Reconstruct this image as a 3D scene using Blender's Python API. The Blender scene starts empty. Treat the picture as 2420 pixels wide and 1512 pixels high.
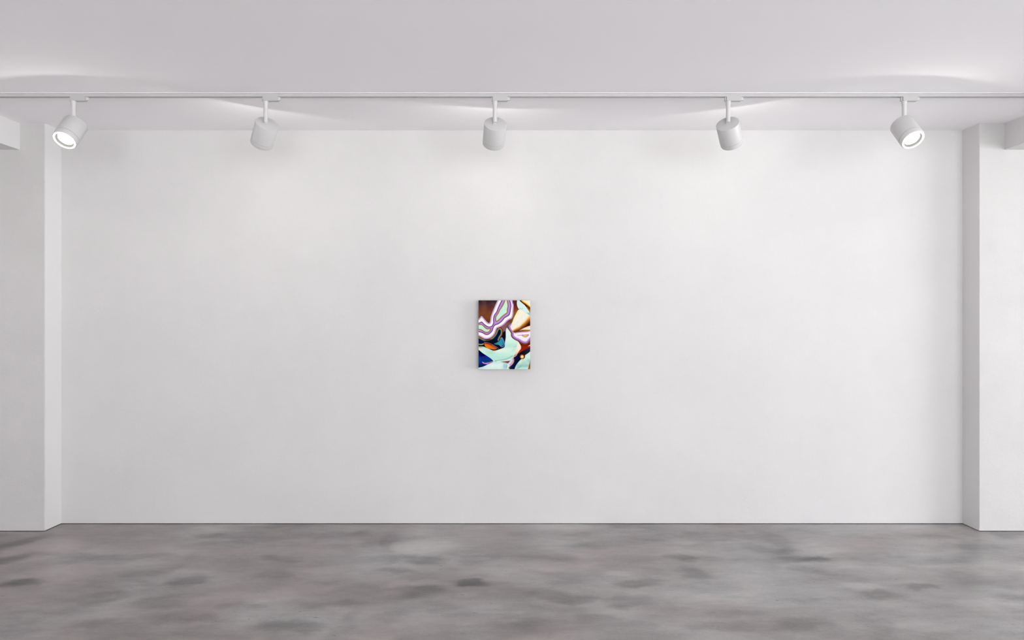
import bpy, bmesh, math, random
import numpy as np
from mathutils import Vector, Matrix

sc = bpy.context.scene
C = sc.collection
PI = math.pi

# ------------------------------------------------------------------ camera constants (photo 2420 x 1512)
F = 1704.0                       # focal length in pixels
CAMZ = 1.554
D = 5.5                          # back wall
H = 3.0                          # ceiling height
PIER_Y = 5.305
XL, XR = -3.4385, 3.4375         # alcove corners
SOF_L, SOF_R = -3.621, 3.624     # inner faces of the two ceiling beams
SOF_Z = 2.806
SIDE_L, SIDE_R = -5.2, 11.0
REAR = -7.0
BEAM = 0.55                      # beam width

def at_floor(px, py):
    Y = F * CAMZ / (py - 756.0)
    return (px - 1210.0) * Y / F, Y

# ------------------------------------------------------------------ helpers
def lin(h):
    h = h.lstrip('#')
    out = []
    for i in (0, 2, 4):
        c = int(h[i:i + 2], 16) / 255.0
        out.append(c / 12.92 if c <= 0.04045 else ((c + 0.055) / 1.055) ** 2.4)
    return out

def obj(name, bm, mat, parent=None, smooth=False):
    me = bpy.data.meshes.new(name)
    bmesh.ops.recalc_face_normals(bm, faces=bm.faces[:])
    bm.to_mesh(me); bm.free()
    if smooth:
        for p in me.polygons: p.use_smooth = True
        me.set_sharp_from_angle(angle=math.radians(32))
    o = bpy.data.objects.new(name, me)
    if mat: me.materials.append(mat)
    C.objects.link(o)
    if parent: o.parent = parent
    return o

def struct(name, bm, mat, label, cat):
    o = obj(name, bm, mat)
    o['kind'] = 'structure'; o['label'] = label; o['category'] = cat
    return o

def box(bm, x0, x1, y0, y1, z0, z1):
    v = [bm.verts.new(p) for p in ((x0,y0,z0),(x1,y0,z0),(x1,y1,z0),(x0,y1,z0),(x0,y0,z1),(x1,y0,z1),(x1,y1,z1),(x0,y1,z1))]
    for f in ((0,3,2,1),(4,5,6,7),(0,1,5,4),(1,2,6,5),(2,3,7,6),(3,0,4,7)):
        bm.faces.new([v[i] for i in f])
    return v

def lathe(bm, prof, n=64, close=False):
    """revolve a list of (radius, z) about the local Z axis"""
    rings = []
    for r, z in prof:
        if r < 1e-6:
            rings.append([bm.verts.new((0, 0, z))])
        else:
            rings.append([bm.verts.new((r*math.cos(2*PI*i/n), r*math.sin(2*PI*i/n), z)) for i in range(n)])
    pairs = list(zip(rings[:-1], rings[1:]))
    if close: pairs.append((rings[-1], rings[0]))
    for a, b in pairs:
        for i in range(n):
            j = (i + 1) % n
            if len(a) == 1 and len(b) == 1: continue
            if len(a) == 1: bm.faces.new((a[0], b[j], b[i]))
            elif len(b) == 1: bm.faces.new((a[i], a[j], b[0]))
            else: bm.faces.new((a[i], a[j], b[j], b[i]))

def extrude_profile_x(bm, pts, x0, x1):
    a = [bm.verts.new((x0, y, z)) for y, z in pts]
    b = [bm.verts.new((x1, y, z)) for y, z in pts]
    n = len(pts)
    for i in range(n):
        j = (i + 1) % n
        bm.faces.new((a[i], a[j], b[j], b[i]))
    bm.faces.new(a[::-1]); bm.faces.new(b)

# ------------------------------------------------------------------ materials
def new_mat(name):
    m = bpy.data.materials.new(name); m.use_nodes = True
    nt = m.node_tree
    return m, nt, nt.nodes['Principled BSDF']

def node(nt, typ, **kw):
    n = nt.nodes.new(typ)
    for k, v in kw.items():
        if k in n.inputs: n.inputs[k].default_value = v
        else: setattr(n, k, v)
    return n

def plain(name, col, rough=0.5, spec=0.5):
    m, nt, b = new_mat(name)
    b.inputs['Base Color'].default_value = (*col, 1)
    b.inputs['Roughness'].default_value = rough
    b.inputs['Specular IOR Level'].default_value = spec
    return m

def plaster(name, col, mottle=0.04, bump=0.12, rough=0.75):
    m, nt, b = new_mat(name)
    L = nt.links.new
    tc = node(nt, 'ShaderNodeTexCoord')
    n1 = node(nt, 'ShaderNodeTexNoise', Scale=1.3, Detail=6.0, Roughness=0.62)
    n2 = node(nt, 'ShaderNodeTexNoise', Scale=9.0, Detail=5.0, Roughness=0.7)
    L(tc.outputs['Object'], n1.inputs['Vector']); L(tc.outputs['Object'], n2.inputs['Vector'])
    mx = node(nt, 'ShaderNodeMath', operation='MULTIPLY_ADD')
    L(n2.outputs['Fac'], mx.inputs[0]); mx.inputs[1].default_value = 0.45
    L(n1.outputs['Fac'], mx.inputs[2])
    rp = node(nt, 'ShaderNodeValToRGB')
    rp.color_ramp.elements[0].position = 0.45; rp.color_ramp.elements[1].position = 0.95
    rp.color_ramp.elements[0].color = (*[c * (1 - mottle) for c in col], 1)
    rp.color_ramp.elements[1].color = (*[min(1, c * (1 + mottle * 0.6)) for c in col], 1)
    L(mx.outputs[0], rp.inputs['Fac']); L(rp.outputs['Color'], b.inputs['Base Color'])
    n3 = node(nt, 'ShaderNodeTexNoise', Scale=75.0, Detail=5.0, Roughness=0.65)
    n4 = node(nt, 'ShaderNodeTexNoise', Scale=7.0, Detail=4.0, Roughness=0.6)
    L(tc.outputs['Object'], n3.inputs['Vector']); L(tc.outputs['Object'], n4.inputs['Vector'])
    ad = node(nt, 'ShaderNodeMath', operation='MULTIPLY_ADD')
    L(n4.outputs['Fac'], ad.inputs[0]); ad.inputs[1].default_value = 2.0
    L(n3.outputs['Fac'], ad.inputs[2])
    bp = node(nt, 'ShaderNodeBump', Strength=bump, Distance=0.004)
    L(ad.outputs[0], bp.inputs['Height']); L(bp.outputs['Normal'], b.inputs['Normal'])
    b.inputs['Roughness'].default_value = rough
    b.inputs['Specular IOR Level'].default_value = 0.25
    return m

M_WALL = plaster('white_plaster', (0.582, 0.572, 0.567), 0.04, 0.16)
M_ROOM = plain('brilliant_white_paint', (0.90, 0.893, 0.893), 0.8, 0.2)
M_PIER = plaster('rough_white_plaster', (0.525, 0.514, 0.508), 0.055, 0.30)  # rough plaster, base darkened to paint shade onto the piers
M_REVEAL_LIT = plaster('smooth_lit_reveal_plaster', (0.690, 0.682, 0.680), 0.02, 0.06)  # lighter base paints in the light that the reveals catch
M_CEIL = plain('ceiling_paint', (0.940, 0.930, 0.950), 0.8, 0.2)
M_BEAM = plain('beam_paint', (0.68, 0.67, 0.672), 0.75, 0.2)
M_DARK = plain('shadow_gap', (0.05, 0.05, 0.05), 0.9, 0.1)
M_LAMP = plain('white_powder_coat', (0.53, 0.524, 0.52), 0.42, 0.4)
M_TRACK = plain('white_aluminium', (0.45, 0.444, 0.442), 0.45, 0.4)
M_LIP = plain('bright_white_lacquer', (0.90, 0.895, 0.90), 0.35, 0.5)
M_SEAM = plain('grey_seam', (0.35, 0.345, 0.34), 0.6, 0.3)
M_RIM = plain('shaded_reflector_rim', (0.03, 0.03, 0.028), 0.35, 0.5)  # near-black base paints the shadow ring inside the recess
M_LATCH = plain('grey_plastic', (0.55, 0.545, 0.54), 0.5, 0.4)
M_FRAME = plain('window_frame_paint', (0.75, 0.75, 0.75), 0.5, 0.4)

# glowing reflector: bright in the middle, faceted and dimmer at its rim
def bulb_material():
    m = bpy.data.materials.new('lit_led_reflector'); m.use_nodes = True
    nt = m.node_tree; nt.nodes.clear(); L = nt.links.new
    out = node(nt, 'ShaderNodeOutputMaterial'); em = node(nt, 'ShaderNodeEmission')
    tc = node(nt, 'ShaderNodeTexCoord')
    ln = node(nt, 'ShaderNodeVectorMath', operation='LENGTH')
    mul = node(nt, 'ShaderNodeVectorMath', operation='MULTIPLY'); mul.inputs[1].default_value = (1, 1, 0)
    L(tc.outputs['Object'], mul.inputs[0]); L(mul.outputs[0], ln.inputs[0])
    mr = node(nt, 'ShaderNodeMapRange'); mr.inputs['From Min'].default_value = 0.024; mr.inputs['From Max'].default_value = 0.054
    mr.inputs['To Min'].default_value = 2.6; mr.inputs['To Max'].default_value = 0.35
    L(ln.outputs['Value'], mr.inputs['Value'])
    vo = node(nt, 'ShaderNodeTexVoronoi', Scale=170.0); L(tc.outputs['Object'], vo.inputs['Vector'])
    sep = node(nt, 'ShaderNodeSeparateColor'); L(vo.outputs['Color'], sep.inputs[0])
    mr2 = node(nt, 'ShaderNodeMapRange'); mr2.inputs['To Min'].default_value = 0.55; mr2.inputs['To Max'].default_value = 1.25
    L(sep.outputs[0], mr2.inputs['Value'])
    mm = node(nt, 'ShaderNodeMath', operation='MULTIPLY'); L(mr.outputs[0], mm.inputs[0]); L(mr2.outputs[0], mm.inputs[1])
    em.inputs['Color'].default_value = (1.0, 0.99, 0.95, 1)
    L(mm.outputs[0], em.inputs['Strength']); L(em.outputs[0], out.inputs['Surface'])
    return m
M_BULB = bulb_material()

# ------------------------------------------------------------------ floor: polished concrete
TILE = 2.634                     # the slab's finish repeats at this pitch
# (px, py, half width px, half height px, amount): mottles read off the floor
BLOBS = [
    (670,1316,48,8,-.42),(450,1373,52,11,-.50),(985,1402,56,15,-.42),(640,1357,46,15,-.30),(48,1382,44,10,-.38),
    (1110,1382,40,9,-.30),(215,1412,70,12,-.30),(372,1424,80,17,-.32),(300,1372,110,15,-.18),(675,1480,78,14,-.36),
    (470,1473,80,11,-.30),(215,1470,50,10,-.26),(560,1441,70,8,-.22),(30,1322,42,9,-.36),(800,1268,78,10,-.34),
    (660,1266,60,8,-.24),(520,1286,72,10,-.26),(950,1320,66,9,-.34),(938,1275,22,24,-.20),(905,1290,60,18,-.22),
    (830,1470,28,34,-.18),(180,1320,50,10,-.24),(300,1318,90,10,-.22),(800,1420,60,8,-.18),(640,1243,110,5,-.24),
    (510,1263,40,6,-.26),(920,1345,40,8,-.22),(1060,1310,80,8,-.16),(40,1480,70,18,-.24),(120,1440,80,12,-.20),
    (455,1350,42,6,.26),(970,1380,54,11,.30),(1020,1292,66,17,.26),(300,1452,60,12,.22),(140,1432,44,10,.20),
    (920,1338,46,5,.24),(330,1340,60,10,.14),(560,1420,90,12,.14),(1000,1470,140,16,.14),(520,1245,60,6,.20),
    (760,1350,90,20,.12),(700,1300,100,12,.10),(150,1350,70,12,.12),
]
def smoothstep(e0, e1, x):
    t = np.clip((x - e0) / (e1 - e0), 0, 1); return t * t * (3 - 2 * t)

def make_floor():
    x0, x1, ya, yb, st = -5.0, 5.0, 3.0, D + 0.02, 0.0125
    nx = int(round((x1 - x0) / st)) + 1; ny = int(round((yb - ya) / st)) + 1
    xs = np.linspace(x0, x1, nx); ys = np.linspace(ya, yb, ny)
    X, Y = np.meshgrid(xs, ys)
    S = np.zeros_like(X)
    rng = random.Random(4)
    def vnoise(scale, seed):
        g = np.random.default_rng(seed).random((256, 256)); u = (X + 20) / scale; v = (Y + 20) / scale
        i, j = np.floor(u).astype(int), np.floor(v).astype(int); fu, fv = u - i, v - j
        fu = fu * fu * (3 - 2 * fu); fv = fv * fv * (3 - 2 * fv); i0, i1, j0, j1 = i % 256, (i + 1) % 256, j % 256, (j + 1) % 256
        return (g[j0, i0] * (1 - fu) + g[j0, i1] * fu) * (1 - fv) + (g[j1, i0] * (1 - fu) + g[j1, i1] * fu) * fv
    WXo = (vnoise(.30, 1) - .5) * .16 + (vnoise(.10, 2) - .5) * .06 + (vnoise(.035, 3) - .5) * .025
    WYo = (vnoise(.30, 4) - .5) * .14 + (vnoise(.10, 5) - .5) * .06 + (vnoise(.035, 6) - .5) * .025
    NZ = vnoise(.25, 7); NZ2 = vnoise(.16, 8)
    S += (vnoise(.42, 9) - .5) * .20 + (vnoise(.16, 10) - .5) * .10
    for px, py, hw, hh, am in BLOBS:
        cx, cy = at_floor(px, py)
        hx = hw * cy / F
        hy = abs(at_floor(px, py - hh)[1] - at_floor(px, py + hh)[1]) / 2
        sk = rng.uniform(-.25, .25)
        for k in range(-3, 4):
            dx = X - (cx + k * TILE); dy = Y - cy
            r = np.sqrt(((dx + WXo) / hx) ** 2 + ((dy + WYo - sk * dx * .3) / hy) ** 2)
            soft = .22 + .5 * NZ
            S += am * (1 - smoothstep(0.95 - soft, 1.05 + soft, r)) * (.75 + .5 * NZ2)
    verts = np.stack([X.ravel(), Y.ravel(), np.zeros(X.size)], 1)
    idx = np.arange(nx * ny).reshape(ny, nx)
    q = np.stack([idx[:-1, :-1], idx[:-1, 1:], idx[1:, 1:], idx[1:, :-1]], -1).reshape(-1, 4)
    nv = len(verts)
    # the part of the slab behind the grid (towards and past the camera), and one face under the walls
    extra = [(x0, REAR, 0), (x1, REAR, 0), (SIDE_L, REAR, 0), (SIDE_L, yb, 0), (SIDE_R, REAR, 0), (SIDE_R, yb, 0)]
    V = verts.tolist() + extra
    Fc = q.tolist() + [[nv, nv + 1] + [int(i) for i in idx[0, ::-1]], [nv + 2, nv] + [int(i) for i in idx[:, 0]] + [nv + 3], [nv + 1, nv + 4, nv + 5] + [int(i) for i in idx[::-1, -1]]]
    me = bpy.data.meshes.new('floor'); me.from_pydata(V, [], Fc)
    at = me.attributes.new('stain', 'FLOAT', 'POINT')
    at.data.foreach_set('value', np.concatenate([S.ravel(), [0] * 6]).astype(np.float32))
    o = bpy.data.objects.new('floor', me); C.objects.link(o)
    o['kind'] = 'structure'; o['label'] = 'grey brown polished concrete floor with mottled patches'; o['category'] = 'floor'

    m, nt, b = new_mat('polished_concrete'); L = nt.links.new
    tc = node(nt, 'ShaderNodeTexCoord')
    mp = node(nt, 'ShaderNodeMapping'); mp.inputs['Scale'].default_value = (0.75, 1.25, 1)
    L(tc.outputs['Object'], mp.inputs['Vector'])
    big = node(nt, 'ShaderNodeTexNoise', Scale=1.1, Detail=3.0, Roughness=0.5)
    mid = node(nt, 'ShaderNodeTexNoise', Scale=3.2, Detail=6.0, Roughness=0.55)
    fine = node(nt, 'ShaderNodeTexNoise', Scale=70.0, Detail=6.0, Roughness=0.75)
    tint = node(nt, 'ShaderNodeTexNoise', Scale=1.7, Detail=3.0, Roughness=0.5)
    for n in (big, mid, fine): L(mp.outputs[0], n.inputs['Vector'])
    mp2 = node(nt, 'ShaderNodeMapping'); mp2.inputs['Location'].default_value = (7.3, 2.1, 0); L(mp.outputs[0], mp2.inputs[0]); L(mp2.outputs[0], tint.inputs['Vector'])
    stn = node(nt, 'ShaderNodeAttribute'); stn.attribute_name = 'stain'
    def ma(op, a, bb=None, c=None):
        n = node(nt, 'ShaderNodeMath', operation=op)
        for i, v in enumerate((a, bb, c)):
            if v is None: continue
            if isinstance(v, (int, float)): n.inputs[i].default_value = v
            else: L(v, n.inputs[i])
        return n.outputs[0]
    v = ma('MULTIPLY_ADD', ma('SUBTRACT', big.outputs['Fac'], 0.5), 0.75, 1.0)
    pt = node(nt, 'ShaderNodeMapRange', interpolation_type='SMOOTHSTEP'); L(mid.outputs['Fac'], pt.inputs['Value'])
    pt.inputs['From Min'].default_value = 0.40; pt.inputs['From Max'].default_value = 0.60
    pt.inputs['To Min'].default_value = -0.11; pt.inputs['To Max'].default_value = 0.10
    v = ma('ADD', v, pt.outputs[0])
    v = ma('MULTIPLY_ADD', ma('SUBTRACT', fine.outputs['Fac'], 0.5), 0.60, v)
    mps = node(nt, 'ShaderNodeMapping'); mps.inputs['Scale'].default_value = (7.0, 17.0, 1); L(tc.outputs['Object'], mps.inputs[0])
    stk = node(nt, 'ShaderNodeTexNoise', Scale=1.0, Detail=5.0, Roughness=0.7); L(mps.outputs[0], stk.inputs['Vector'])
    v = ma('MULTIPLY_ADD', ma('SUBTRACT', stk.outputs['Fac'], 0.5), 0.75, v)
    v = ma('MULTIPLY_ADD', stn.outputs['Fac'], 1.10, v)
    # dark pits and short scratches
    sp = node(nt, 'ShaderNodeTexVoronoi', Scale=24.0); sp.inputs['Randomness'].default_value = 1.0
    mp3 = node(nt, 'ShaderNodeMapping'); mp3.inputs['Scale'].default_value = (0.5, 1.0, 1); L(tc.outputs['Object'], mp3.inputs[0])
    wob = node(nt, 'ShaderNodeTexNoise', Scale=30.0, Detail=3.0); L(tc.outputs['Object'], wob.inputs['Vector'])
    wa = node(nt, 'ShaderNodeVectorMath', operation='MULTIPLY_ADD'); wa.inputs[1].default_value = (.030, .018, 0)
    L(wob.outputs['Color'], wa.inputs[0]); L(mp3.outputs[0], wa.inputs[2]); L(wa.outputs[0], sp.inputs['Vector'])
    sepc = node(nt, 'ShaderNodeSeparateColor'); L(sp.outputs['Color'], sepc.inputs[0])
    rad = ma('MULTIPLY', ma('POWER', sepc.outputs[0], 5.0), 0.12)
    pit = ma('LESS_THAN', sp.outputs['Distance'], rad)
    v = ma('MULTIPLY', v, ma('MULTIPLY_ADD', pit, -0.55, 1.0))
    sp2 = node(nt, 'ShaderNodeTexVoronoi', Scale=21.0); L(wa.outputs[0], sp2.inputs['Vector'])
    sepd = node(nt, 'ShaderNodeSeparateColor'); L(sp2.outputs['Color'], sepd.inputs[0])
    chip = ma('LESS_THAN', sp2.outputs['Distance'], ma('MULTIPLY', ma('POWER', sepd.outputs[1], 6.0), 0.10))
    v = ma('MULTIPLY', v, ma('MULTIPLY_ADD', chip, 0.12, 1.0))
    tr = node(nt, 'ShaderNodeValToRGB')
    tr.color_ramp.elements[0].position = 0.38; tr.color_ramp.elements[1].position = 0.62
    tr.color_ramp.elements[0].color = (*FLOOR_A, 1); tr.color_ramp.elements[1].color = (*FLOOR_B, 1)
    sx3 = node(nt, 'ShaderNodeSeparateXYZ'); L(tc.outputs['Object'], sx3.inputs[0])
    L(ma('MULTIPLY_ADD', sx3.outputs['X'], 0.032, tint.outputs['Fac']), tr.inputs['Fac'])  # X bias paints warmer light at left, cooler daylight at right
    mul = node(nt, 'ShaderNodeVectorMath', operation='SCALE'); L(tr.outputs['Color'], mul.inputs[0]); L(v, mul.inputs['Scale'])
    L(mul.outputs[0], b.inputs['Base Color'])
    rr = ma('MULTIPLY_ADD', mid.outputs['Fac'], 0.06, 0.285)
    L(rr, b.inputs['Roughness'])
    b.inputs['Specular IOR Level'].default_value = 0.8
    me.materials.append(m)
    return o
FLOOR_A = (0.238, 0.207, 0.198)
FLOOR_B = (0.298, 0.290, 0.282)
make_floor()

# ------------------------------------------------------------------ room shell
GAP = 0.004
bm = bmesh.new(); box(bm, XL, XR, D, D + 0.25, GAP, H)
struct('wall_back', bm, M_WALL, 'wide white plaster back wall of the recess, lit from above', 'wall')
bm = bmesh.new(); box(bm, SIDE_L - .2, SIDE_R + .2, D + 0.02, D + 0.26, -0.1, GAP)
struct('shade_strip_back', bm, M_DARK, 'dark strip painted as the shadow gap along the foot of the white back wall', 'shade_strip')  # near-black strip paints the shadow line under the wall

def pier(name, x0, x1, label):
    bm = bmesh.new()
    v = box(bm, x0, x1, PIER_Y, D + 0.25, GAP, H)
    es = [e for e in bm.edges if all(abs(w.co.y - PIER_Y) < 1e-4 for w in e.verts) and abs(e.verts[0].co.x - e.verts[1].co.x) < 1e-4]
    bmesh.ops.bevel(bm, geom=es, offset=0.003, segments=2, affect='EDGES')
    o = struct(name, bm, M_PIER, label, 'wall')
    o.data.materials.append(M_REVEAL_LIT)                       # the short return is smoother, with its caught light painted in as whiter colour
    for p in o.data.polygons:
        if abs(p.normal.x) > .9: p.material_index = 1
    return o
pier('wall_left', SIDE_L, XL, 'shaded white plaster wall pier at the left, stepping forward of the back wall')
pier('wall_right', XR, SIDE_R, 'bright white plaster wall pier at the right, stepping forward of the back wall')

bm = bmesh.new(); box(bm, SIDE_L - .2, SIDE_R + .2, REAR - .2, D + .25, H, H + .2)
struct('ceiling', bm, M_CEIL, 'smooth pale ceiling with soft pools of lamp light', 'ceiling')

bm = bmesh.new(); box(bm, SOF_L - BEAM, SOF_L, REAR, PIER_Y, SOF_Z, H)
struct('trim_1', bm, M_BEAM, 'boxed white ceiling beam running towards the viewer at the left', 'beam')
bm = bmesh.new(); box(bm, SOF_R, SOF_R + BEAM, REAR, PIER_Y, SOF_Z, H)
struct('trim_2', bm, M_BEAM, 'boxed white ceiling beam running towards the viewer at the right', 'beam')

# side and rear walls outside the frame, with a right window and an added rear one for fill
def wall_with_hole(name, axis, c0, c1, a0, a1, h0, h1, z0, z1, label):
    """wall slab between c0..c1 on its thin axis, a0..a1 along, hole h0..h1 x z0..z1"""
    bm = bmesh.new()
    for (p, q, r, s) in ((a0, h0, 0, H), (h1, a1, 0, H), (h0, h1, 0, z0), (h0, h1, z1, H)):
        if q - p < 1e-4 or s - r < 1e-4: continue
        if axis == 'x': box(bm, c0, c1, p, q, r, s)
        else: box(bm, p, q, c0, c1, r, s)
    return struct(name, bm, M_ROOM, label, 'wall')

WIN_R = (-2.0, 3.2, 0.05, 2.80)         # y0, y1, z0, z1
WIN_FILL = (-0.9, 7.2, 0.05, 2.8)         # x0, x1, z0, z1; rear window added for frontal fill
bm = bmesh.new(); box(bm, SIDE_L - .2, SIDE_L, REAR - .2, D + .25, 0, H)
struct('wall_side_left', bm, M_ROOM, 'blank white side wall left of the frame', 'wall')
wall_with_hole('wall_side_right', 'x', SIDE_R, SIDE_R + .2, REAR - .2, D + .25, *WIN_R, 'white side wall with a long window right of the frame')
wall_with_hole('wall_front', 'y', REAR - .2, REAR, SIDE_L, SIDE_R, *WIN_FILL, 'white wall with an added wide fill window behind the viewer')

def window(name, axis, c, a0, a1, z0, z1, n, label):
    bm = bmesh.new(); t = .03
    def bar(p, q, r, s):
        if axis == 'x': box(bm, c - .02, c + .02, p, q, r, s)
        else: box(bm, p, q, c - .02, c + .02, r, s)
    bar(a0, a1, z0, z0 + t); bar(a0, a1, z1 - t, z1)
    for i in range(n + 1):
        x = a0 + (a1 - a0) * i / n
        bar(min(max(x - t / 2, a0), a1 - t), min(max(x - t / 2, a0), a1 - t) + t, z0 + t, z1 - t)
    return struct(name, bm, M_FRAME, label, 'window')
window('window_1', 'x', SIDE_R + .1, *WIN_R, 4, 'long window in the right side wall outside the frame')
window('fill_window', 'y', REAR - .1, *WIN_FILL, 4, 'wide window added behind the viewer for fill daylight')

# ------------------------------------------------------------------ lighting track on the ceiling
TRY0, TRY1, TRZ = 4.597, 4.628, 2.978
bm = bmesh.new()
extrude_profile_x(bm, [(TRY0, H - .0025), (TRY0, TRZ), (TRY0 + .008, TRZ), (TRY0 + .008, TRZ + .010), (TRY1 - .008, TRZ + .010), (TRY1 - .008, TRZ), (TRY1, TRZ), (TRY1, H - .0025)], SOF_L, SOF_R)
trk = bpy.data.objects.new('lighting_track', None); C.objects.link(trk); trk.location = (0, TRY0, H)
trk['label'] = 'long thin white lighting track running across the whole ceiling'; trk['category'] = 'track'
o = obj('rail', bm, M_TRACK, trk); o.matrix_parent_inverse = trk.matrix_world.inverted(); o.location = (0, -TRY0, -H)
bm = bmesh.new(); box(bm, SOF_L, SOF_R, TRY0 - .011, TRY1 + .004, H - .002, H)
o = obj('flange', bm, M_LIP, trk); o.location = (0, -TRY0, -H); o['label'] = 'bright white lip of the track against the ceiling'
trk.children[0].matrix_parent_inverse = Matrix.Identity(4)

# ------------------------------------------------------------------ spotlights
R, LEN = 0.0725, 0.160
AXY = 4.611                      # stem axis depth
def make_spot():
    e = bpy.data.objects.new('track_spotlight', None); C.objects.link(e)
    e['category'] = 'spotlight'; e['group'] = 'white spotlights on the ceiling track'
    # adapter: rounded left end, flush with the track front, hung in its slot (origin = stem axis at the rail's underside)
    bm = bmesh.new()
    y0, y1 = TRY0 - AXY - .0005, TRY1 - AXY + .0005
    x0, x1, zt, zb = -.023, .080, .004, -.026
    box(bm, x0, x1, y0, y1, zb, 0.0)
    es = [ed for ed in bm.edges if abs(ed.verts[0].co.z - ed.verts[1].co.z) > .01 and ed.verts[0].co.x < 0]
    bmesh.ops.bevel(bm, geom=es, offset=.010, segments=5, affect='EDGES')
    es = [ed for ed in bm.edges if all(w.co.z < zb + 1e-5 for w in ed.verts)]
    bmesh.ops.bevel(bm, geom=es, offset=.002, segments=2, affect='EDGES')
    box(bm, -.018, .074, -.006, .006, 0.0, .008)            # contact tongue inside the slot
    ad = obj('adapter', bm, M_TRACK, e)
    bm = bmesh.new(); box(bm, .080, .094, y0 + .008, y1 - .008, -.021, 0.0)
    bmesh.ops.bevel(bm, geom=bm.edges[:], offset=.001, segments=1, affect='EDGES')
    la = obj('latch', bm, M_LATCH, ad); la['label'] = 'small grey locking tab'
    # stem with a wider collar under the adapter
    bm = bmesh.new()
    zs = STEM_END
    lathe(bm, [(0, -.026), (.0165, -.026), (.0165, -.030), (.0150, -.052), (.0135, -.056), (.0135, zs), (0, zs)], 32)
    obj('stem', bm, M_LAMP, e, True)
    # head parts live in a frame whose -Z is the beam axis and whose origin is the middle of the back cap
    bm = bmesh.new(); zc = -LEN + .034
    lathe(bm, [(0, 0), (R - .002, 0), (R - .0006, -.0006), (R, -.002), (R, zc), (R - .006, zc), (R - .006, -.004), (0, -.004)], 96)
    hs = obj('housing', bm, M_LAMP, e, True)
    bm = bmesh.new()
    lathe(bm, [(R - .0035, zc + .002), (R - .0035, zc - .0035), (R - .008, zc - .0035), (R - .008, zc + .002)], 96, True)
    s = obj('seam_ring', bm, M_SEAM, hs, True)
    bm = bmesh.new(); zb2 = -LEN
    lathe(bm, [(R - .009, zc - .0018), (R - .0003, zc - .0018), (R, zc - .003), (R - .0012, zb2 + .006), (R - .003, zb2 + .002), (R - .006, zb2), (.0575, zb2), (.0560, zb2 + .001), (.0560, zb2 + .012), (.0580, zb2 + .014), (R - .009, zb2 + .012)], 96, True)
    obj('bezel', bm, M_LAMP, hs, True)
    bm = bmesh.new()
    lathe(bm, [(.0558, zb2 + .002), (.0548, zb2 + .002), (.0540, zb2 + .012), (.0505, zb2 + .013), (.0505, zb2 + .022), (.0558, zb2 + .022)], 64, True)
    obj('reflector_rim', bm, M_RIM, hs, True)['label'] = 'inner rim around the lamp, blackened as its recess shadow'
    bm = bmesh.new()
    lathe(bm, [(.0515, zb2 + .0180), (.046, zb2 + .0150), (.034, zb2 + .0115), (.018, zb2 + .0095), (0, zb2 + .0090)], 64)
    obj('bulb', bm, M_BULB, hs, True)['label'] = 'glowing white lamp face'
    # swivel foot between stem and cap: origin at the pivot
    bm = bmesh.new(); box(bm, -.0125, .0125, -.011, .011, -.013, .010)
    bmesh.ops.bevel(bm, geom=bm.edges[:], offset=.002, segments=2, affect='EDGES')
    obj('swivel_foot', bm, M_LAMP, e)
    return e

STEM_END = -.160
def kids(o): return list(o.children)
def copy_tree(o, parent=None):
    c = o.copy(); C.objects.link(c); c.parent = parent
    for ch in kids(o):
        if ch.type == 'MESH': copy_tree(ch, c)
    return c

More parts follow.
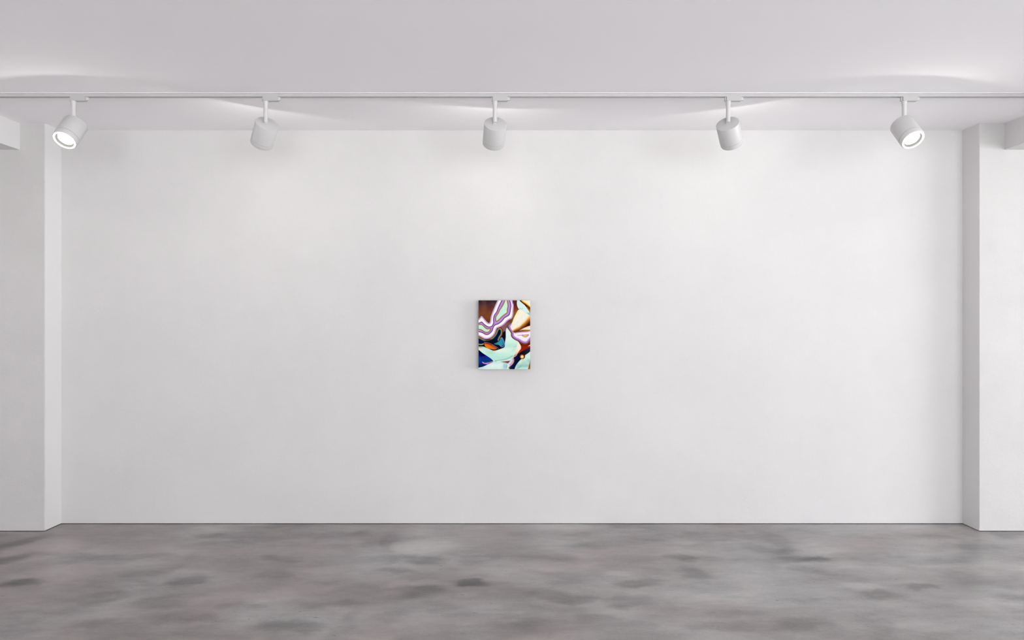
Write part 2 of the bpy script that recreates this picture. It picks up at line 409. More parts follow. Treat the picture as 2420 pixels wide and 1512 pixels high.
# stem px, yaw from "towards the back wall" (deg, + to the right), tilt from vertical, cap centre (x, z), bezel lit
SPOTS = [
    (174.0, 187.0, 37.5, (-2.790, 2.804), 'white spotlight leftmost on the track, glowing lamp face turned to the lower left'),
    (628.0, -36.0, 48.0, (-1.5655, 2.8085), 'white spotlight second from the left, its back showing, aimed left at the wall'),
    (1169.5, -8.0, 51.0, (-0.105, 2.808), 'middle white spotlight on the track, almost above the small painting, back showing'),
    (1721.0, 30.0, 49.5, (1.3775, 2.8085), 'white spotlight fourth from the left, its back showing, aimed right at the wall'),
    (2137.0, 170.0, 39.0, (2.4925, 2.803), 'white spotlight rightmost on the track, glowing lamp face turned to the lower right'),
]
WARM = (1.0, 0.965, 0.93)
P_POINT, P_SPOT = 1.9, 1.5
proto = make_spot()
for i, (spx, yaw, tilt, (cx, cz), label) in enumerate(SPOTS):
    e = proto if i == 0 else copy_tree(proto)
    sx = (spx - 1210.0) * AXY / F
    e.location = (sx, AXY, TRZ); e['label'] = label
    ya, ti = math.radians(yaw), math.radians(tilt)
    d = Vector((math.sin(ya) * math.sin(ti), math.cos(ya) * math.sin(ti), -math.cos(ti)))
    z = -d
    x = Vector((math.cos(ya), -math.sin(ya), 0.0)); y = z.cross(x)
    rot = Matrix((x, y, z)).transposed()
    cap = Vector((cx - sx, 4.610 - AXY, cz - TRZ))
    up = Vector((0, 0, 1)) - z * z.z; up.normalize()
    pv = Vector((0, 0, 0))
    # the vertical stem meets the plane of the back cap here
    tz = cap.z - (z.x * (0 - cap.x) + z.y * (0 - cap.y)) / z.z
    pv = Vector((0, 0, tz))
    for ch in kids(e):
        b = ch.name.split('.')[0]
        if b == 'housing':
            ch.matrix_local = Matrix.Translation(cap) @ rot.to_4x4()
        elif b == 'swivel_foot':
            ch.matrix_local = Matrix.Translation(pv) @ rot.to_4x4()
    for typ in ('POINT', 'SPOT'):
        ld = bpy.data.lights.new('lamp_light', typ); ld.color = WARM
        if typ == 'POINT':
            ld.energy = P_POINT; ld.shadow_soft_size = 0.005; off = LEN + (0.020 if i in (0, 4) else 0.009)   # outer lamps' light set further ahead of the mouth for stronger ceiling glow
        else:
            ld.energy = P_SPOT * (1.2, 1.5, 1.3, .5, .8)[i]; ld.spot_size = math.radians(130); ld.spot_blend = 1.0; ld.shadow_soft_size = 0.03; off = LEN + 0.004
        lo = bpy.data.objects.new('lamp_light', ld); C.objects.link(lo); lo.parent = e
        lo.matrix_local = Matrix.Translation(cap + d * off) @ rot.to_4x4()

# ------------------------------------------------------------------ the painting
PX0, PX1, PY0, PY1 = 1131.0, 1253.0, 709.6, 872.2
FY = D - 0.062
sx_ = FY / F
WX0, WX1 = (PX0 - 1210) * sx_, (PX1 - 1210) * sx_
WZ1, WZ0 = CAMZ + (756 - PY0) * sx_, CAMZ + (756 - PY1) * sx_

def chaikin(p, n, closed):
    p = np.array(p, float)
    for _ in range(n):
        q = np.roll(p, -1, 0) if closed else p[1:]
        a = p if closed else p[:-1]
        r = np.empty((len(a) * 2, 2)); r[0::2] = a * .75 + q * .25; r[1::2] = a * .25 + q * .75
        if not closed: r = np.concatenate([p[:1], r, p[-1:]])
        p = r
    return p

def paint_art(nx, ny):
    """abstract agate-like art, in a 7.2x coordinate frame: x 367..1246, y 142..1310"""
    xs = np.linspace(367, 1246, nx); ys = np.linspace(142, 1310, ny)
    X, Y = np.meshgrid(xs, ys)
    def seg_d(p, closed):
        q = np.roll(p, -1, 0) if closed else p[1:]
        a = p if closed else p[:-1]
        dm = np.full(X.shape, 1e9)
        for (ax, ay), (bx, by) in zip(a, q):
            ux, uy = bx - ax, by - ay; l2 = ux * ux + uy * uy + 1e-9
            t = np.clip(((X - ax) * ux + (Y - ay) * uy) / l2, 0, 1)
            dm = np.minimum(dm, np.hypot(X - ax - t * ux, Y - ay - t * uy))
        return dm
    def sdf(p, n=1):                      # positive inside
        p = chaikin(p, n, True)
        d = seg_d(p, True); ins = np.zeros(X.shape, bool)
        for (ax, ay), (bx, by) in zip(p, np.roll(p, -1, 0)):
            c = (ay > Y) != (by > Y)
            xi = ax + (Y - ay) / (by - ay + 1e-12) * (bx - ax)
            ins ^= c & (X < xi)
        return np.where(ins, d, -d)
    def line(p, n=1): return seg_d(chaikin(p, n, False), False)
    img = np.zeros(X.shape + (3,))
    def put(mask, col):
        nonlocal img
        col = np.array(lin(col)) if isinstance(col, str) else col
        m = np.clip(mask, 0, 1)[..., None]
        img = img * (1 - m) + col * m
    def cov(d, w=3.0): return smoothstep(-w / 2, w / 2, d)
    def ramp(t, stops):
        """piecewise colour of a scalar field"""
        ps = [s[0] for s in stops]; cs = np.array([lin(s[1]) for s in stops])
        return np.stack([np.interp(t, ps, cs[:, k]) for k in range(3)], -1)
    def blob(cx, cy, rx, ry, a=0.0):
        c, s = math.cos(a), math.sin(a); u = (X - cx) * c + (Y - cy) * s; v = -(X - cx) * s + (Y - cy) * c
        return np.exp(-((u / rx) ** 2 + (v / ry) ** 2))
    rng = np.random.default_rng(3)
    def cloud(sc_, seed):
        g = np.random.default_rng(seed).random((64, 64)); u = (X / sc_) % 63; v = (Y / sc_) % 63
        i, j = u.astype(int), v.astype(int); fu, fv = u - i, v - j; fu = fu*fu*(3-2*fu); fv = fv*fv*(3-2*fv)
        return (g[j, i]*(1-fu)+g[j, i+1]*fu)*(1-fv)+(g[j+1, i]*(1-fu)+g[j+1, i+1]*fu)*fv
    # --- brown ground
    img[:] = ramp(Y, [(142, '2c2026'), (210, '442832'), (260, '56302a'), (330, '643624'), (430, '6e3a1e'), (520, '5c2c18'), (700, '5a3020')])
    put(.5 * blob(450, 280, 50, 70), '74482e'); put(.6 * blob(580, 270, 60, 35), '5a2220'); put(.5 * blob(520, 420, 80, 60), '7c4a1c')
    put(.35 * (cloud(40, 1) - .4), '8a5a3a')
    put(smoothstep(880, 960, X) * (Y < 760), ramp(Y, [(142, '4a2a30'), (220, '542224'), (280, '7a2e18'), (340, '8a4c14'), (420, '7e5a1c'), (500, '6c4a28'), (560, '6e4a40'), (660, '84585a')]))
    put(smoothstep(470, 560, Y) * smoothstep(700, 780, X) * (X < 900), '82545a')
    put(.8 * blob(860, 590, 22, 40), '5a463a')
    # --- top right corner: mint patch, dark wedge with a fiery edge
    fire = [(1060, 110), (1094, 143), (1116, 165), (1169, 200), (1210, 231), (1245, 260), (1300, 300)]
    wedge = sdf([(1059, 100), (1059, 143), (1097, 178), (1138, 210), (1163, 235), (1194, 279), (1226, 329), (1245, 367), (1320, 470), (1320, 100)], 1)
    fx = np.array(fire, float); fyl = np.interp(X, fx[:, 0], fx[:, 1]); df = (fyl - Y) * .8       # + is above the line
    wc = ramp(df, [(-44, '7a4a10'), (-34, '2a1014'), (-18, '1e0c16'), (-10, '5c160c'), (-2, 'b04a08'), (5, 'f0a018'), (16, 'f8dc70'), (30, 'ece6c4'), (80, 'e4e4dc')])
    put(cov(wedge), wc); put(cov(wedge) * .95 * blob(1240, 330, 16, 45, -.4), 'a87a18'); put(cov(wedge) * .7 * blob(1200, 262, 14, 8, .6), 'a86a3c')
    put(cov(wedge) * .8 * (1 - smoothstep(0, 24, np.hypot(X - 1080, Y - 150))), '0c0a18')
    T = sdf([(1025, 100), (1025, 143), (1018, 178), (1021, 222), (1034, 263), (1050, 290), (1075, 303), (1122, 322), (1169, 353), (1207, 378), (1245, 400), (1300, 430), (1300, 440), (1245, 367), (1226, 329), (1194, 279), (1163, 235), (1138, 210), (1097, 178), (1059, 143), (1050, 100)], 1)
    put(cov(T + 5) * (X < 1060), '241418')
    tcol = np.broadcast_to(np.array(lin('cde4da')), X.shape + (3,)).copy()
    put(cov(T), tcol); put(cov(T) * .8 * blob(1085, 284, 45, 7, .0), '96b8b4'); put(cov(T) * .55 * blob(1060, 268, 40, 10), 'b4dcd0')
    put(cov(T) * .9 * blob(1225, 372, 36, 16, .5), '62a8b0'); put(cov(T) * .5 * blob(1150, 300, 40, 10, .3), 'e0ece4')
    # --- cream cone
    cone = sdf([(1046, 294), (1075, 303), (1122, 322), (1169, 353), (1207, 378), (1245, 400), (1300, 425), (1300, 555), (1245, 571), (1201, 584), (1138, 609), (1075, 634), (1030, 652), (962, 672), (930, 640), (908, 609), (922, 560), (946, 492), (996, 382)], 1)
    sh = np.array([(900, 700), (962, 650), (1059, 598), (1153, 522), (1200, 470), (1245, 428), (1300, 380)], float)
    dsh = (Y - np.interp(X, sh[:, 0], sh[:, 1])) * .72
    dsh = dsh / (0.62 + 0.7 * smoothstep(960, 1245, X))
    cc = ramp(dsh, [(-150, 'f0e6c8'), (-100, 'e6e2dc'), (-60, 'e8e6da'), (-32, 'ece4be'), (-14, 'eccf9c'), (-2, 'd29a50'), (12, 'b06a1c'), (26, '8a4c14'), (42, '4c1c10'), (60, '30100c')])
    put(cov(cone), cc)
    put(cov(cone) * (1 - smoothstep(2, 26, cone)) * (X < 1030) * (Y < 620), 'f2dfae')
    put(cov(cone) * .5 * blob(1235, 420, 26, 30), 'e0b070'); put(cov(cone) * .6 * blob(1075, 540, 24, 60, .5), 'e8e6c8')
    # --- wedge strips under the cone
    put(cov(sdf([(940, 676), (1075, 634), (1138, 606), (1201, 582), (1300, 560), (1300, 690), (1075, 690), (985, 694)], 0)), ramp(X, [(950, '6a2c10'), (1060, '6a3410'), (1150, '94601c'), (1245, 'b07a34')]))
    put(cov(sdf([(1060, 654), (1138, 614), (1201, 588), (1300, 558), (1300, 640), (1185, 640), (1106, 642)], 0)), ramp(X, [(1060, 'f0dcb4'), (1150, 'e2d8bc'), (1245, 'eedcc8')]))
    # --- right banded shape
    lowl = [(960, 470), (943, 493), (905, 520), (871, 546), (857, 575), (867, 625), (896, 666), (921, 700), (916, 738), (933, 776), (981, 813), (1043, 838), (1091, 871), (1138, 888), (1185, 889), (1223, 867), (1245, 838), (1300, 780)]
    Rr = sdf(lowl + [(1300, 640), (1245, 656), (1213, 664), (1169, 670), (1075, 675), (1012, 684), (968, 694), (955, 669), (908, 609), (925, 550)], 1)
    topl = [(968, 694), (1012, 684), (1075, 675), (1169, 670), (1213, 664), (1245, 652), (1300, 640)]
    # --- big mint arm first (lies below the banded shape)
    arm = [(845, 600), (830, 653), (832, 720), (828, 790), (815, 860), (814, 936), (770, 957), (676, 990), (628, 999), (578, 980), (534, 961), (471, 934), (440, 924), (330, 922), (330, 960), (371, 983), (440, 1040), (509, 1084), (572, 1125), (613, 1163), (617, 1188), (534, 1225), (481, 1251), (440, 1269), (371, 1282), (300, 1300), (300, 1360), (860, 1360), (889, 1310), (902, 1264), (940, 1200), (962, 1097), (1012, 1090), (1025, 1053), (1059, 996), (1087, 968), (1091, 920), (1043, 838), (981, 813), (933, 776), (916, 738), (918, 697), (880, 640)]
    A = sdf(arm, 1)
    put(cov(A), ramp(Y, [(600, 'b4e2cc'), (660, 'd4e6dc'), (800, 'd4e8de'), (880, 'b8e4d2'), (920, 'b4decc'), (985, 'd4e8da'), (1060, 'b8e4d0'), (1120, 'b0dccc'), (1180, 'b4dccc'), (1230, 'cfe6de'), (1310, 'c8e4da')]))
    ca = cov(A)
    put(ca * .55 * blob(470, 985, 110, 50, .5), 'b6dac8'); put(ca * .6 * blob(580, 1020, 70, 45), 'a2ccba'); put(ca * .5 * blob(760, 990, 70, 35), 'dceadc')
    put(ca * .45 * blob(880, 700, 30, 90), 'dde6e0'); put(ca * .5 * blob(890, 1000, 60, 40, -.4), 'd8e8dc')
    put(ca * .75 * blob(990, 925, 45, 6, -.25), '96bcb0'); put(ca * .5 * blob(960, 985, 70, 30, -.4), 'a2d2c4')
    put(ca * .6 * blob(900, 890, 60, 14), 'b0e2ce'); put(ca * .8 * blob(404, 935, 55, 16), 'a08460'); put(ca * .5 * blob(470, 960, 50, 14, .4), 'd4d8c4')
    put(ca * .85 * (1 - smoothstep(0, 18, line([(650, 1172), (740, 1158), (817, 1146), (880, 1120), (943, 1085)]))), '86b0a4')
    put(ca * .9 * (1 - smoothstep(3, 15, line([(690, 1178), (800, 1170), (900, 1150)]))), 'd2ead8')
    pc = sdf([(1043, 838), (1091, 917), (1087, 968), (1059, 996), (1025, 1053), (1012, 1092), (962, 1099), (985, 1060), (1005, 1000), (1020, 940), (1028, 890)], 1)
    put(cov(pc, 14) * ca, ramp(Y, [(840, 'ece0c4'), (930, 'eedccc'), (1020, 'ecd2b4'), (1060, 'e2a684'), (1095, 'b4643c')]))
    put(ca * .8 * blob(985, 1082, 22, 8, -.5), '9a5630'); put(ca * .7 * blob(1040, 880, 16, 40, -.2), 'e6e2c6')
    # lower mint bulge: blue flank, dark right side
    put(ca * .85 * blob(812, 1255, 34, 58) , '80b4c4'); put(ca * .75 * blob(848, 1270, 14, 48), '5c98a8'); put(ca * .7 * blob(640, 1255, 110, 36), 'd6e6e2')
    put(ca * .5 * blob(420, 1290, 60, 22), '96bcb4')
    put(cov(sdf([(872, 1200), (900, 1215), (890, 1260), (870, 1312), (838, 1312), (858, 1270), (866, 1230)], 1), 8), 'd2e8d8')
    # brown sliver
    put(cov(sdf([(730, 1183), (817, 1174), (911, 1164), (890, 1192), (864, 1213), (817, 1198)], 0), 5), ramp(X, [(730, 'a08c80'), (780, '96604e'), (870, '763a3c')]))
    # --- dark blob with its rainbow rim
    Dk = sdf([(330, 735), (480, 760), (600, 735), (676, 610), (738, 594), (781, 634), (786, 690), (800, 668), (822, 656), (833, 720), (828, 790), (815, 860), (814, 938), (770, 957), (723, 972), (676, 990), (628, 999), (603, 993), (578, 981), (534, 961), (496, 947), (471, 933), (440, 924), (330, 922)], 1)
    put(cov(Dk), '0a0c1e'); put(cov(Dk) * .9 * blob(800, 760, 30, 90), '06100e'); put(cov(Dk) * .9 * blob(690, 790, 70, 45, -.5), '08083a'); put(cov(Dk) * .9 * blob(640, 985, 70, 14, -.2), '5a2a08')
    put(cov(Dk) * .9 * blob(410, 840, 50, 34), '100a50'); put(cov(Dk) * .8 * blob(720, 950, 50, 14, -.3), '1e0818'); put(cov(Dk) * .7 * blob(490, 845, 40, 12), '1a0c0a')
    rim = [(330, 750), (367, 752), (400, 762), (440, 787), (480, 800), (530, 797), (580, 777), (620, 742), (650, 702), (670, 645), (690, 612), (738, 596), (776, 632), (782, 680), (770, 735), (740, 772), (724, 812)]
    Np = sdf(rim + [(680, 850), (560, 880), (330, 880)], 1); dr = line(rim)
    fade = 1 - .75 * smoothstep(455, 500, X) * (1 - smoothstep(590, 640, X)) * (Y > 800)
    put(cov(Np) * cov(Dk) * (1 - smoothstep(34, 46, dr)) * fade, ramp(dr, [(0, '4a0c06'), (7, '7c260c'), (13, 'a8621c'), (20, '86904c'), (27, '3c8474'), (35, '0c3c58'), (46, '080a36')]))
    lowrim = line([(360, 884), (395, 892), (430, 890), (470, 872)])
    put(cov(Dk) * (1 - smoothstep(6, 14, lowrim)) * (X < 455), ramp(lowrim, [(0, 'a0b06a'), (6, '90a058'), (14, '6a4a1c')]))
    # orange lens
    Or = sdf([(460, 858), (496, 862), (534, 871), (581, 890), (628, 918), (684, 954), (660, 968), (613, 973), (566, 962), (522, 955), (493, 936), (471, 908)], 1)
    topo = line([(460, 860), (496, 864), (534, 873), (581, 892), (628, 920), (684, 956)])
    put(cov(Or), ramp(topo, [(0, '8a1008'), (8, 'b41c0c'), (15, 'd44c20'), (22, 'd4600e'), (50, 'd8740e')]))
    put(cov(Or) * .7 * (1 - smoothstep(0, 8, Or)) * (Y > 900), 'f09038'); put(cov(Or) * .5 * blob(600, 930, 50, 14, .4), 'bc4c06')
    put(.8 * (1 - smoothstep(1, 4, line([(462, 856), (500, 857), (545, 866), (600, 890), (650, 920), (705, 955)]))), '9c8494')
    # teal fin with a lavender outline
    Te = sdf([(764, 774), (738, 798), (723, 829), (685, 856), (618, 881), (660, 893), (722, 898), (748, 917), (772, 920), (795, 892), (799, 851), (781, 798)], 1)
    put(cov(Te), ramp(X, [(620, '16606c'), (700, '2e9096'), (750, '288aa0'), (800, '107c86')]))
    put(1 - smoothstep(1.5, 5, line([(737, 792), (752, 776), (765, 771), (782, 800), (803, 848), (808, 893), (792, 924), (765, 934), (740, 918), (722, 896)])), 'a48cdc')
    # --- blue corner
    Bl = sdf([(330, 955), (371, 983), (440, 1040), (509, 1084), (572, 1125), (613, 1163), (617, 1186), (534, 1225), (481, 1251), (440, 1269), (371, 1284), (330, 1290)], 0)
    put(cov(Bl), ramp(Y, [(980, '060420'), (1040, '040234'), (1085, '04025c'), (1105, '0a2078'), (1140, '0a3082'), (1170, '063464'), (1195, '0a3470'), (1230, '0a1c66'), (1275, '0a1030')]))
    put(cov(Bl) * .7 * blob(520, 1115, 40, 18, .4), '0624b4'); put(cov(Bl) * .7 * blob(380, 1150, 20, 60), '123ca0'); put(cov(Bl) * .8 * (1 - smoothstep(1, 6, line([(425, 1108), (470, 1098), (510, 1086)]))), '5a1c48')
    Sw = sdf([(424, 1180), (449, 1192), (478, 1208), (534, 1196), (616, 1172), (618, 1184), (566, 1206), (528, 1228), (487, 1224), (444, 1212), (428, 1196)], 1)
    put(cov(Sw), ramp(X, [(424, '7a78d8'), (445, 'bc8ce0'), (500, 'c088d8'), (540, 'a8647c'), (600, 'b07088')]))
    put(.7 * cov(Bl + 10) * (1 - smoothstep(1, 5, line([(500, 1205), (560, 1192), (615, 1176)]))), 'c884b8')
    # --- red shape and the dark band
    put(cov(sdf([(1040, 836), (1091, 860), (1185, 880), (1223, 850), (1300, 800), (1300, 940), (1245, 942), (1138, 994), (1075, 1028), (1015, 1066), (1060, 996), (1090, 966), (1094, 920)], 0)), ramp(Y, [(840, '520c10'), (890, '6c1008'), (920, '8a1e08'), (985, '8c1c08'), (1030, 'a03010'), (1060, '7a2408')]))
    put(.8 * (1 - smoothstep(2, 9, line([(1030, 1058), (1075, 1026), (1138, 992), (1201, 962), (1260, 930)]))), '6a0e14')
    put(.7 * blob(1225, 925, 30, 6, -.4), 'b81e1c')
    put(cov(sdf([(1250, 893), (1205, 922), (1250, 912)], 0)), 'ecd2b8')
    mintR = sdf([(1300, 970), (1245, 1009), (1216, 1037), (1166, 1068), (1125, 1110), (1091, 1144), (1059, 1172), (1012, 1232), (993, 1269), (970, 1340), (1300, 1340)], 1)
    navy = sdf([(1010, 1086), (1025, 1058), (1075, 1026), (1138, 992), (1201, 960), (1300, 912), (1300, 990), (1245, 1012), (1216, 1040), (1166, 1072), (1125, 1110), (1091, 1146), (1059, 1174), (1012, 1234), (993, 1270), (970, 1345), (880, 1345), (900, 1266), (949, 1219), (974, 1185), (977, 1147), (962, 1100)], 1)
    put(cov(navy), ramp(X + .3 * (Y - 1100), [(900, '10203a'), (960, '06204e'), (1010, '04123a'), (1060, '060a20'), (1120, '101418'), (1180, '1c1e38'), (1245, '0c2434')]))
    put(cov(navy) * .8 * blob(1190, 1040, 40, 12, -.45), '2c1414'); put(cov(navy) * .8 * blob(990, 1110, 18, 16), '0a0866'); put(cov(navy) * .7 * blob(1190, 980, 40, 12, -.5), '082850')
    put(cov(mintR), ramp(Y, [(1010, 'c6e4d4'), (1100, 'c8e6d6'), (1180, 'b8d8ca'), (1250, '98c4ba'), (1310, 'bfe2d2')]))
    cm = cov(mintR)
    put(cm * .8 * blob(1215, 1165, 26, 30), '94bcb2'); put(cm * .8 * blob(1120, 1210, 60, 12, -.5), 'a8cabc'); put(cm * .8 * blob(1060, 1275, 60, 14, -.5), '70a4a4'); put(cm * .6 * blob(1170, 1255, 60, 16, -.2), '8ebcb0')
    put(cm * .8 * blob(1075, 1190, 24, 18, -.8), 'd2e8cc')
    put(cov(sdf([(1262, 1120), (1246, 1147), (1232, 1225), (1206, 1316), (1290, 1330)], 0)), ramp(Y, [(1140, '4a3024'), (1200, '84340e'), (1260, '863c10'), (1310, 'a05c1a')]))
    # striped lip beside the dark band
    st = [(878, 1300), (900, 1262), (945, 1222), (966, 1190), (972, 1156), (960, 1112)]
    put(cov(sdf([(962, 1100), (940, 1128), (918, 1158), (866, 1214), (880, 1250), (900, 1250), (945, 1215), (966, 1180), (966, 1130)], 1)), 'd6c8dc')
    ds = line(st)
    put((1 - smoothstep(6, 9, ds)) * (Y < 1296), '7a4210'); put((1 - smoothstep(3, 6, line([(896, 1262), (940, 1222), (960, 1190), (966, 1156), (955, 1112)]))), 'e0949c')
    put((1 - smoothstep(2, 5, line([(898, 1244), (930, 1210), (950, 1180), (955, 1150), (944, 1124)]))), '4a2c8c')
    put((1 - smoothstep(1, 4, line([(934, 1132), (960, 1108), (1000, 1086)]))), 'f2dcc0')
    # glowing ball
    rb = np.hypot(X - 1115, Y - 1095); rc = np.hypot(X - 1109, Y - 1099)
    put(1 - smoothstep(42, 46, rb), ramp(rc, [(0, 'e8f0a8'), (9, 'fbe6a4'), (18, 'f6d070'), (25, 'd88a2c'), (33, '843008'), (42, '3a0c06'), (52, '1a0806')]))
    # --- right banded shape on top
    dl = line(lowl); dt = line(topl)
    put(cov(Rr), ramp(dl, [(0, '7c6a3a'), (6, '5e4a1c'), (12, '66501c'), (15, '4a1c48'), (18, '5e2c70'), (22, 'a878cc'), (32, 'b47cc8'), (35, '8a3a72'), (38, '9c5090'), (41, 'd89cc8'), (46, 'd4b0d4'), (49, '8c90c4'), (53, 'd8e4f0'), (60, 'e8e2e4'), (90, 'ebe3e3')]))
    put(cov(Rr) * (X > 985) * (1 - smoothstep(16, 22, dt)), ramp(dt, [(0, '6a1c34'), (3, '8a4466'), (6, 'd49ccc'), (10, 'c4a0d8'), (15, 'b0a8d4'), (20, 'e4dce8')]))
    put(1 - smoothstep(3, 8, line([(1034, 733), (1075, 735), (1100, 735)])), 'b48cb0')
    ey = sdf([(1090, 727), (1150, 728), (1230, 720), (1212, 740), (1196, 756), (1168, 770), (1130, 758)], 1)
    put(smoothstep(-9, 2, ey), 'c890ac'); put(smoothstep(-3, 2, ey), '9a5a84'); put(smoothstep(4, 9, ey), 'd89a44'); put(smoothstep(9, 16, ey), 'e8c468'); put(.8 * blob(1150, 746, 16, 6), 'ccd478')
    # --- large banded shape, top left
    O = sdf([(690, 90), (690, 142), (664, 195), (640, 250), (610, 320), (590, 370), (572, 430), (565, 490), (556, 527), (535, 527), (505, 502), (460, 450), (420, 401), (400, 423), (367, 460), (310, 490), (310, 735), (367, 748), (400, 760), (440, 785), (480, 799), (530, 796), (580, 776), (620, 741), (650, 701), (668, 642), (682, 613), (720, 600), (770, 575), (815, 540), (850, 500), (880, 475), (925, 455), (945, 430), (957, 380), (960, 320), (967, 220), (950, 180), (945, 142), (940, 90)], 1)
    W = sdf([(775, 90), (758, 142), (716, 219), (688, 285), (672, 335), (638, 376), (619, 417), (613, 477), (619, 522), (597, 571), (566, 587), (534, 587), (496, 568), (452, 530), (421, 498), (393, 513), (367, 524), (310, 530), (310, 675), (367, 680), (408, 688), (440, 700), (471, 722), (503, 731), (534, 728), (566, 703), (597, 675), (610, 647), (622, 606), (638, 576), (660, 562), (707, 546), (754, 512), (785, 480), (805, 448), (839, 426), (883, 404), (902, 373), (911, 335), (918, 288), (927, 241), (918, 187), (903, 142), (895, 90)], 1)
    M1 = sdf([(830, 90), (812, 142), (786, 203), (748, 266), (720, 304), (704, 348), (676, 385), (654, 423), (650, 461), (660, 501), (676, 509), (723, 470), (770, 420), (817, 384), (855, 359), (862, 335), (860, 294), (875, 247), (872, 210), (858, 142), (850, 90)], 1)
    M2 = sdf([(310, 552), (364, 549), (408, 546), (440, 556), (471, 593), (512, 626), (550, 618), (584, 618), (566, 658), (540, 686), (496, 692), (459, 678), (421, 651), (393, 640), (310, 640)], 1)
    put(cov(O + 4) * .6, '2c1012')
    put(cov(O), ramp(O, [(0, 'd88cb4'), (5, 'e4a2cc'), (9, 'd0a8d4'), (12, '8488bc'), (16, '9098c8'), (20, 'dce2ee'), (26, 'f0ece2'), (45, 'f2ebe2')]))
    put(cov(W + 5, 6) * .5, 'e4bcd4')
    put(cov(W), ramp(W, [(0, '8a5a94'), (3, '5a2c68'), (8, '482056'), (12, '6c4088'), (17, 'a078c0'), (26, 'b28acc'), (60, 'b288cc')]))
    Mm = np.maximum(M1, M2)
    put(cov(Mm + 5, 6) * .5, '9a5aa0')
    put(cov(Mm), ramp(Mm, [(0, '5a2430'), (4, '6a3c10'), (8, '9a6414'), (12, 'd4a43c'), (17, 'd0dca0'), (24, 'b0e4c4'), (50, 'b8e4cc')]))
    put(cov(Mm - 22, 10) * .5 * cloud(50, 7), 'b4e4dc')
    # brushy variation of the paint itself
    n = (cloud(14, 11) - .5) * .05 + (cloud(34, 12) - .5) * .04
    return np.clip(img * (1 + n[..., None]), 0.001, 1)

def make_painting():
    e = bpy.data.objects.new('painting', None); C.objects.link(e)
    e.location = ((WX0 + WX1) / 2, D, (WZ0 + WZ1) / 2)
    e['label'] = 'small colourful abstract canvas hanging on the white back wall'; e['category'] = 'painting'
    cx, cz = e.location.x, e.location.z
    bm = bmesh.new(); box(bm, WX0 - cx, WX1 - cx, FY - D + .0006, 0.0, WZ0 - cz, WZ1 - cz)
    es = [ed for ed in bm.edges]
    bmesh.ops.bevel(bm, geom=es, offset=.0010, segments=2, affect='EDGES')
    o = obj('stretched_canvas_edge', bm, plain('shade_dark_canvas', (0.10, 0.09, 0.085), 0.8, 0.2), e)  # dark sides and extra depth added to strengthen the wall shadow
    nx, ny = 220, 293
    col = paint_art(nx, ny)
    xs = np.linspace(WX0 - cx, WX1 - cx, nx); zs = np.linspace(WZ1 - cz, WZ0 - cz, ny)
    X, Z = np.meshgrid(xs, zs)
    V = np.stack([X.ravel(), np.full(X.size, FY - D), Z.ravel()], 1)
    idx = np.arange(nx * ny).reshape(ny, nx)
    q = np.stack([idx[:-1, :-1], idx[1:, :-1], idx[1:, 1:], idx[:-1, 1:]], -1).reshape(-1, 4)
    me = bpy.data.meshes.new('painted_front'); me.from_pydata(V.tolist(), [], q.tolist())
    ca = me.color_attributes.new('paint', 'FLOAT_COLOR', 'POINT')
    rgba = np.concatenate([np.clip(col.reshape(-1, 3) * 0.91, 0, .92), np.ones((nx * ny, 1))], 1)
    ca.data.foreach_set('color', rgba.ravel().astype(np.float32))
    m, nt, b = new_mat('oil_paint')
    at = node(nt, 'ShaderNodeAttribute'); at.attribute_name = 'paint'
    nt.links.new(at.outputs['Color'], b.inputs['Base Color'])
    b.inputs['Roughness'].default_value = 0.55; b.inputs['Specular IOR Level'].default_value = 0.0
    me.materials.append(m)
    f = bpy.data.objects.new('painted_front', me); C.objects.link(f); f.parent = e
make_painting()

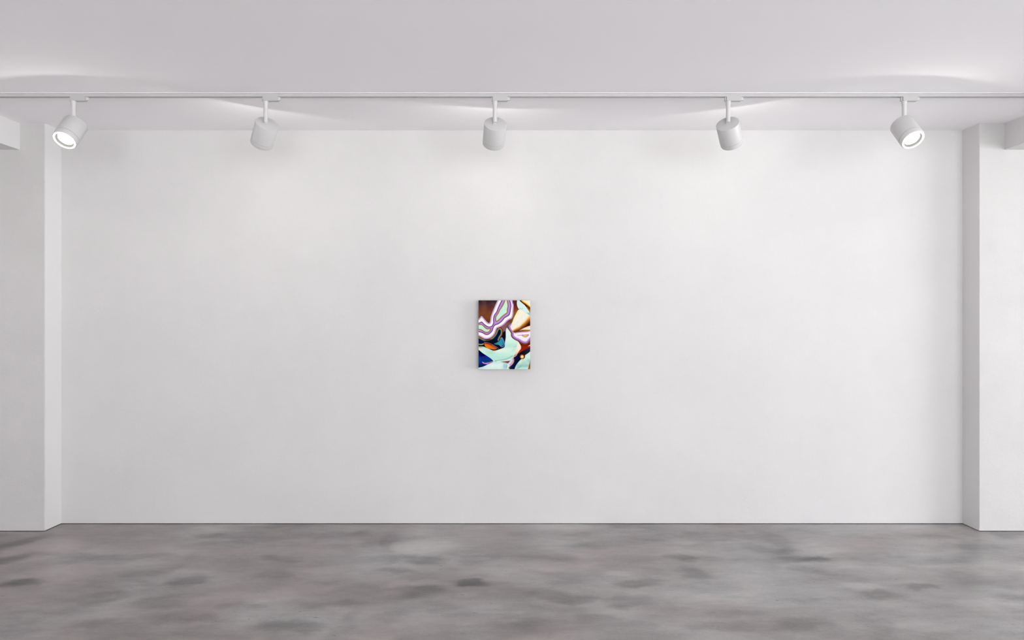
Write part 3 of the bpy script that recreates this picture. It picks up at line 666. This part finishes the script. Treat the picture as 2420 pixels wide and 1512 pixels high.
# ------------------------------------------------------------------ daylight
GROUND_FILL, SKY = 12.4, 9.2
w = bpy.data.worlds.new('overcast_sky'); sc.world = w; w.use_nodes = True
bg = w.node_tree.nodes['Background']
wt = node(w.node_tree, 'ShaderNodeTexCoord'); ws = node(w.node_tree, 'ShaderNodeSeparateXYZ')
wr = node(w.node_tree, 'ShaderNodeValToRGB')                       # lower half brightened as added uplight for the ceiling, hazy sky above
wr.color_ramp.elements[0].position = 0.48; wr.color_ramp.elements[1].position = 0.52
wr.color_ramp.elements[0].color = (*[c * GROUND_FILL for c in (0.985, 0.992, 1.01)], 1); wr.color_ramp.elements[1].color = (*[c * SKY for c in (0.96, 0.982, 1.01)], 1)
wm = node(w.node_tree, 'ShaderNodeMath', operation='MULTIPLY_ADD'); wm.inputs[1].default_value = .5; wm.inputs[2].default_value = .5
w.node_tree.links.new(wt.outputs['Generated'], ws.inputs[0]); w.node_tree.links.new(ws.outputs['Z'], wm.inputs[0])
w.node_tree.links.new(wm.outputs[0], wr.inputs['Fac']); w.node_tree.links.new(wr.outputs['Color'], bg.inputs['Color'])
bg.inputs['Strength'].default_value = 1.0
def portal(name, loc, rot, sx, sy):
    ld = bpy.data.lights.new(name, 'AREA'); ld.shape = 'RECTANGLE'; ld.size = sx; ld.size_y = sy
    ld.cycles.is_portal = True
    o = bpy.data.objects.new(name, ld); C.objects.link(o); o.location = loc; o.rotation_euler = rot
portal('window_daylight', (SIDE_R + .16, (WIN_R[0] + WIN_R[1]) / 2, (WIN_R[2] + WIN_R[3]) / 2), (0, PI / 2, 0), WIN_R[3] - WIN_R[2], WIN_R[1] - WIN_R[0])
portal('window_daylight', ((WIN_FILL[0] + WIN_FILL[1]) / 2, REAR - .16, (WIN_FILL[2] + WIN_FILL[3]) / 2), (PI / 2, 0, 0), WIN_FILL[1] - WIN_FILL[0], WIN_FILL[3] - WIN_FILL[2])  # portal of the added rear fill window

# ------------------------------------------------------------------ camera
cd = bpy.data.cameras.new('camera'); cd.sensor_width = 36.0; cd.lens = F / 2420.0 * 36.0; cd.clip_start = 0.05
cam = bpy.data.objects.new('camera', cd); C.objects.link(cam)
cam.location = (0, 0, CAMZ); cam.rotation_euler = (PI / 2, 0, 0)
sc.camera = cam

sc.view_settings.view_transform = 'Standard'; sc.view_settings.look = 'None'
sc.view_settings.gamma = 1.0; sc.view_settings.use_curve_mapping = False
sc.view_settings.exposure = 0.28
sc.cycles.use_denoising = True
sc.cycles.denoising_input_passes = 'RGB_ALBEDO_NORMAL'
sc.cycles.denoising_prefilter = 'ACCURATE'
sc.cycles.max_bounces = 12; sc.cycles.diffuse_bounces = 8
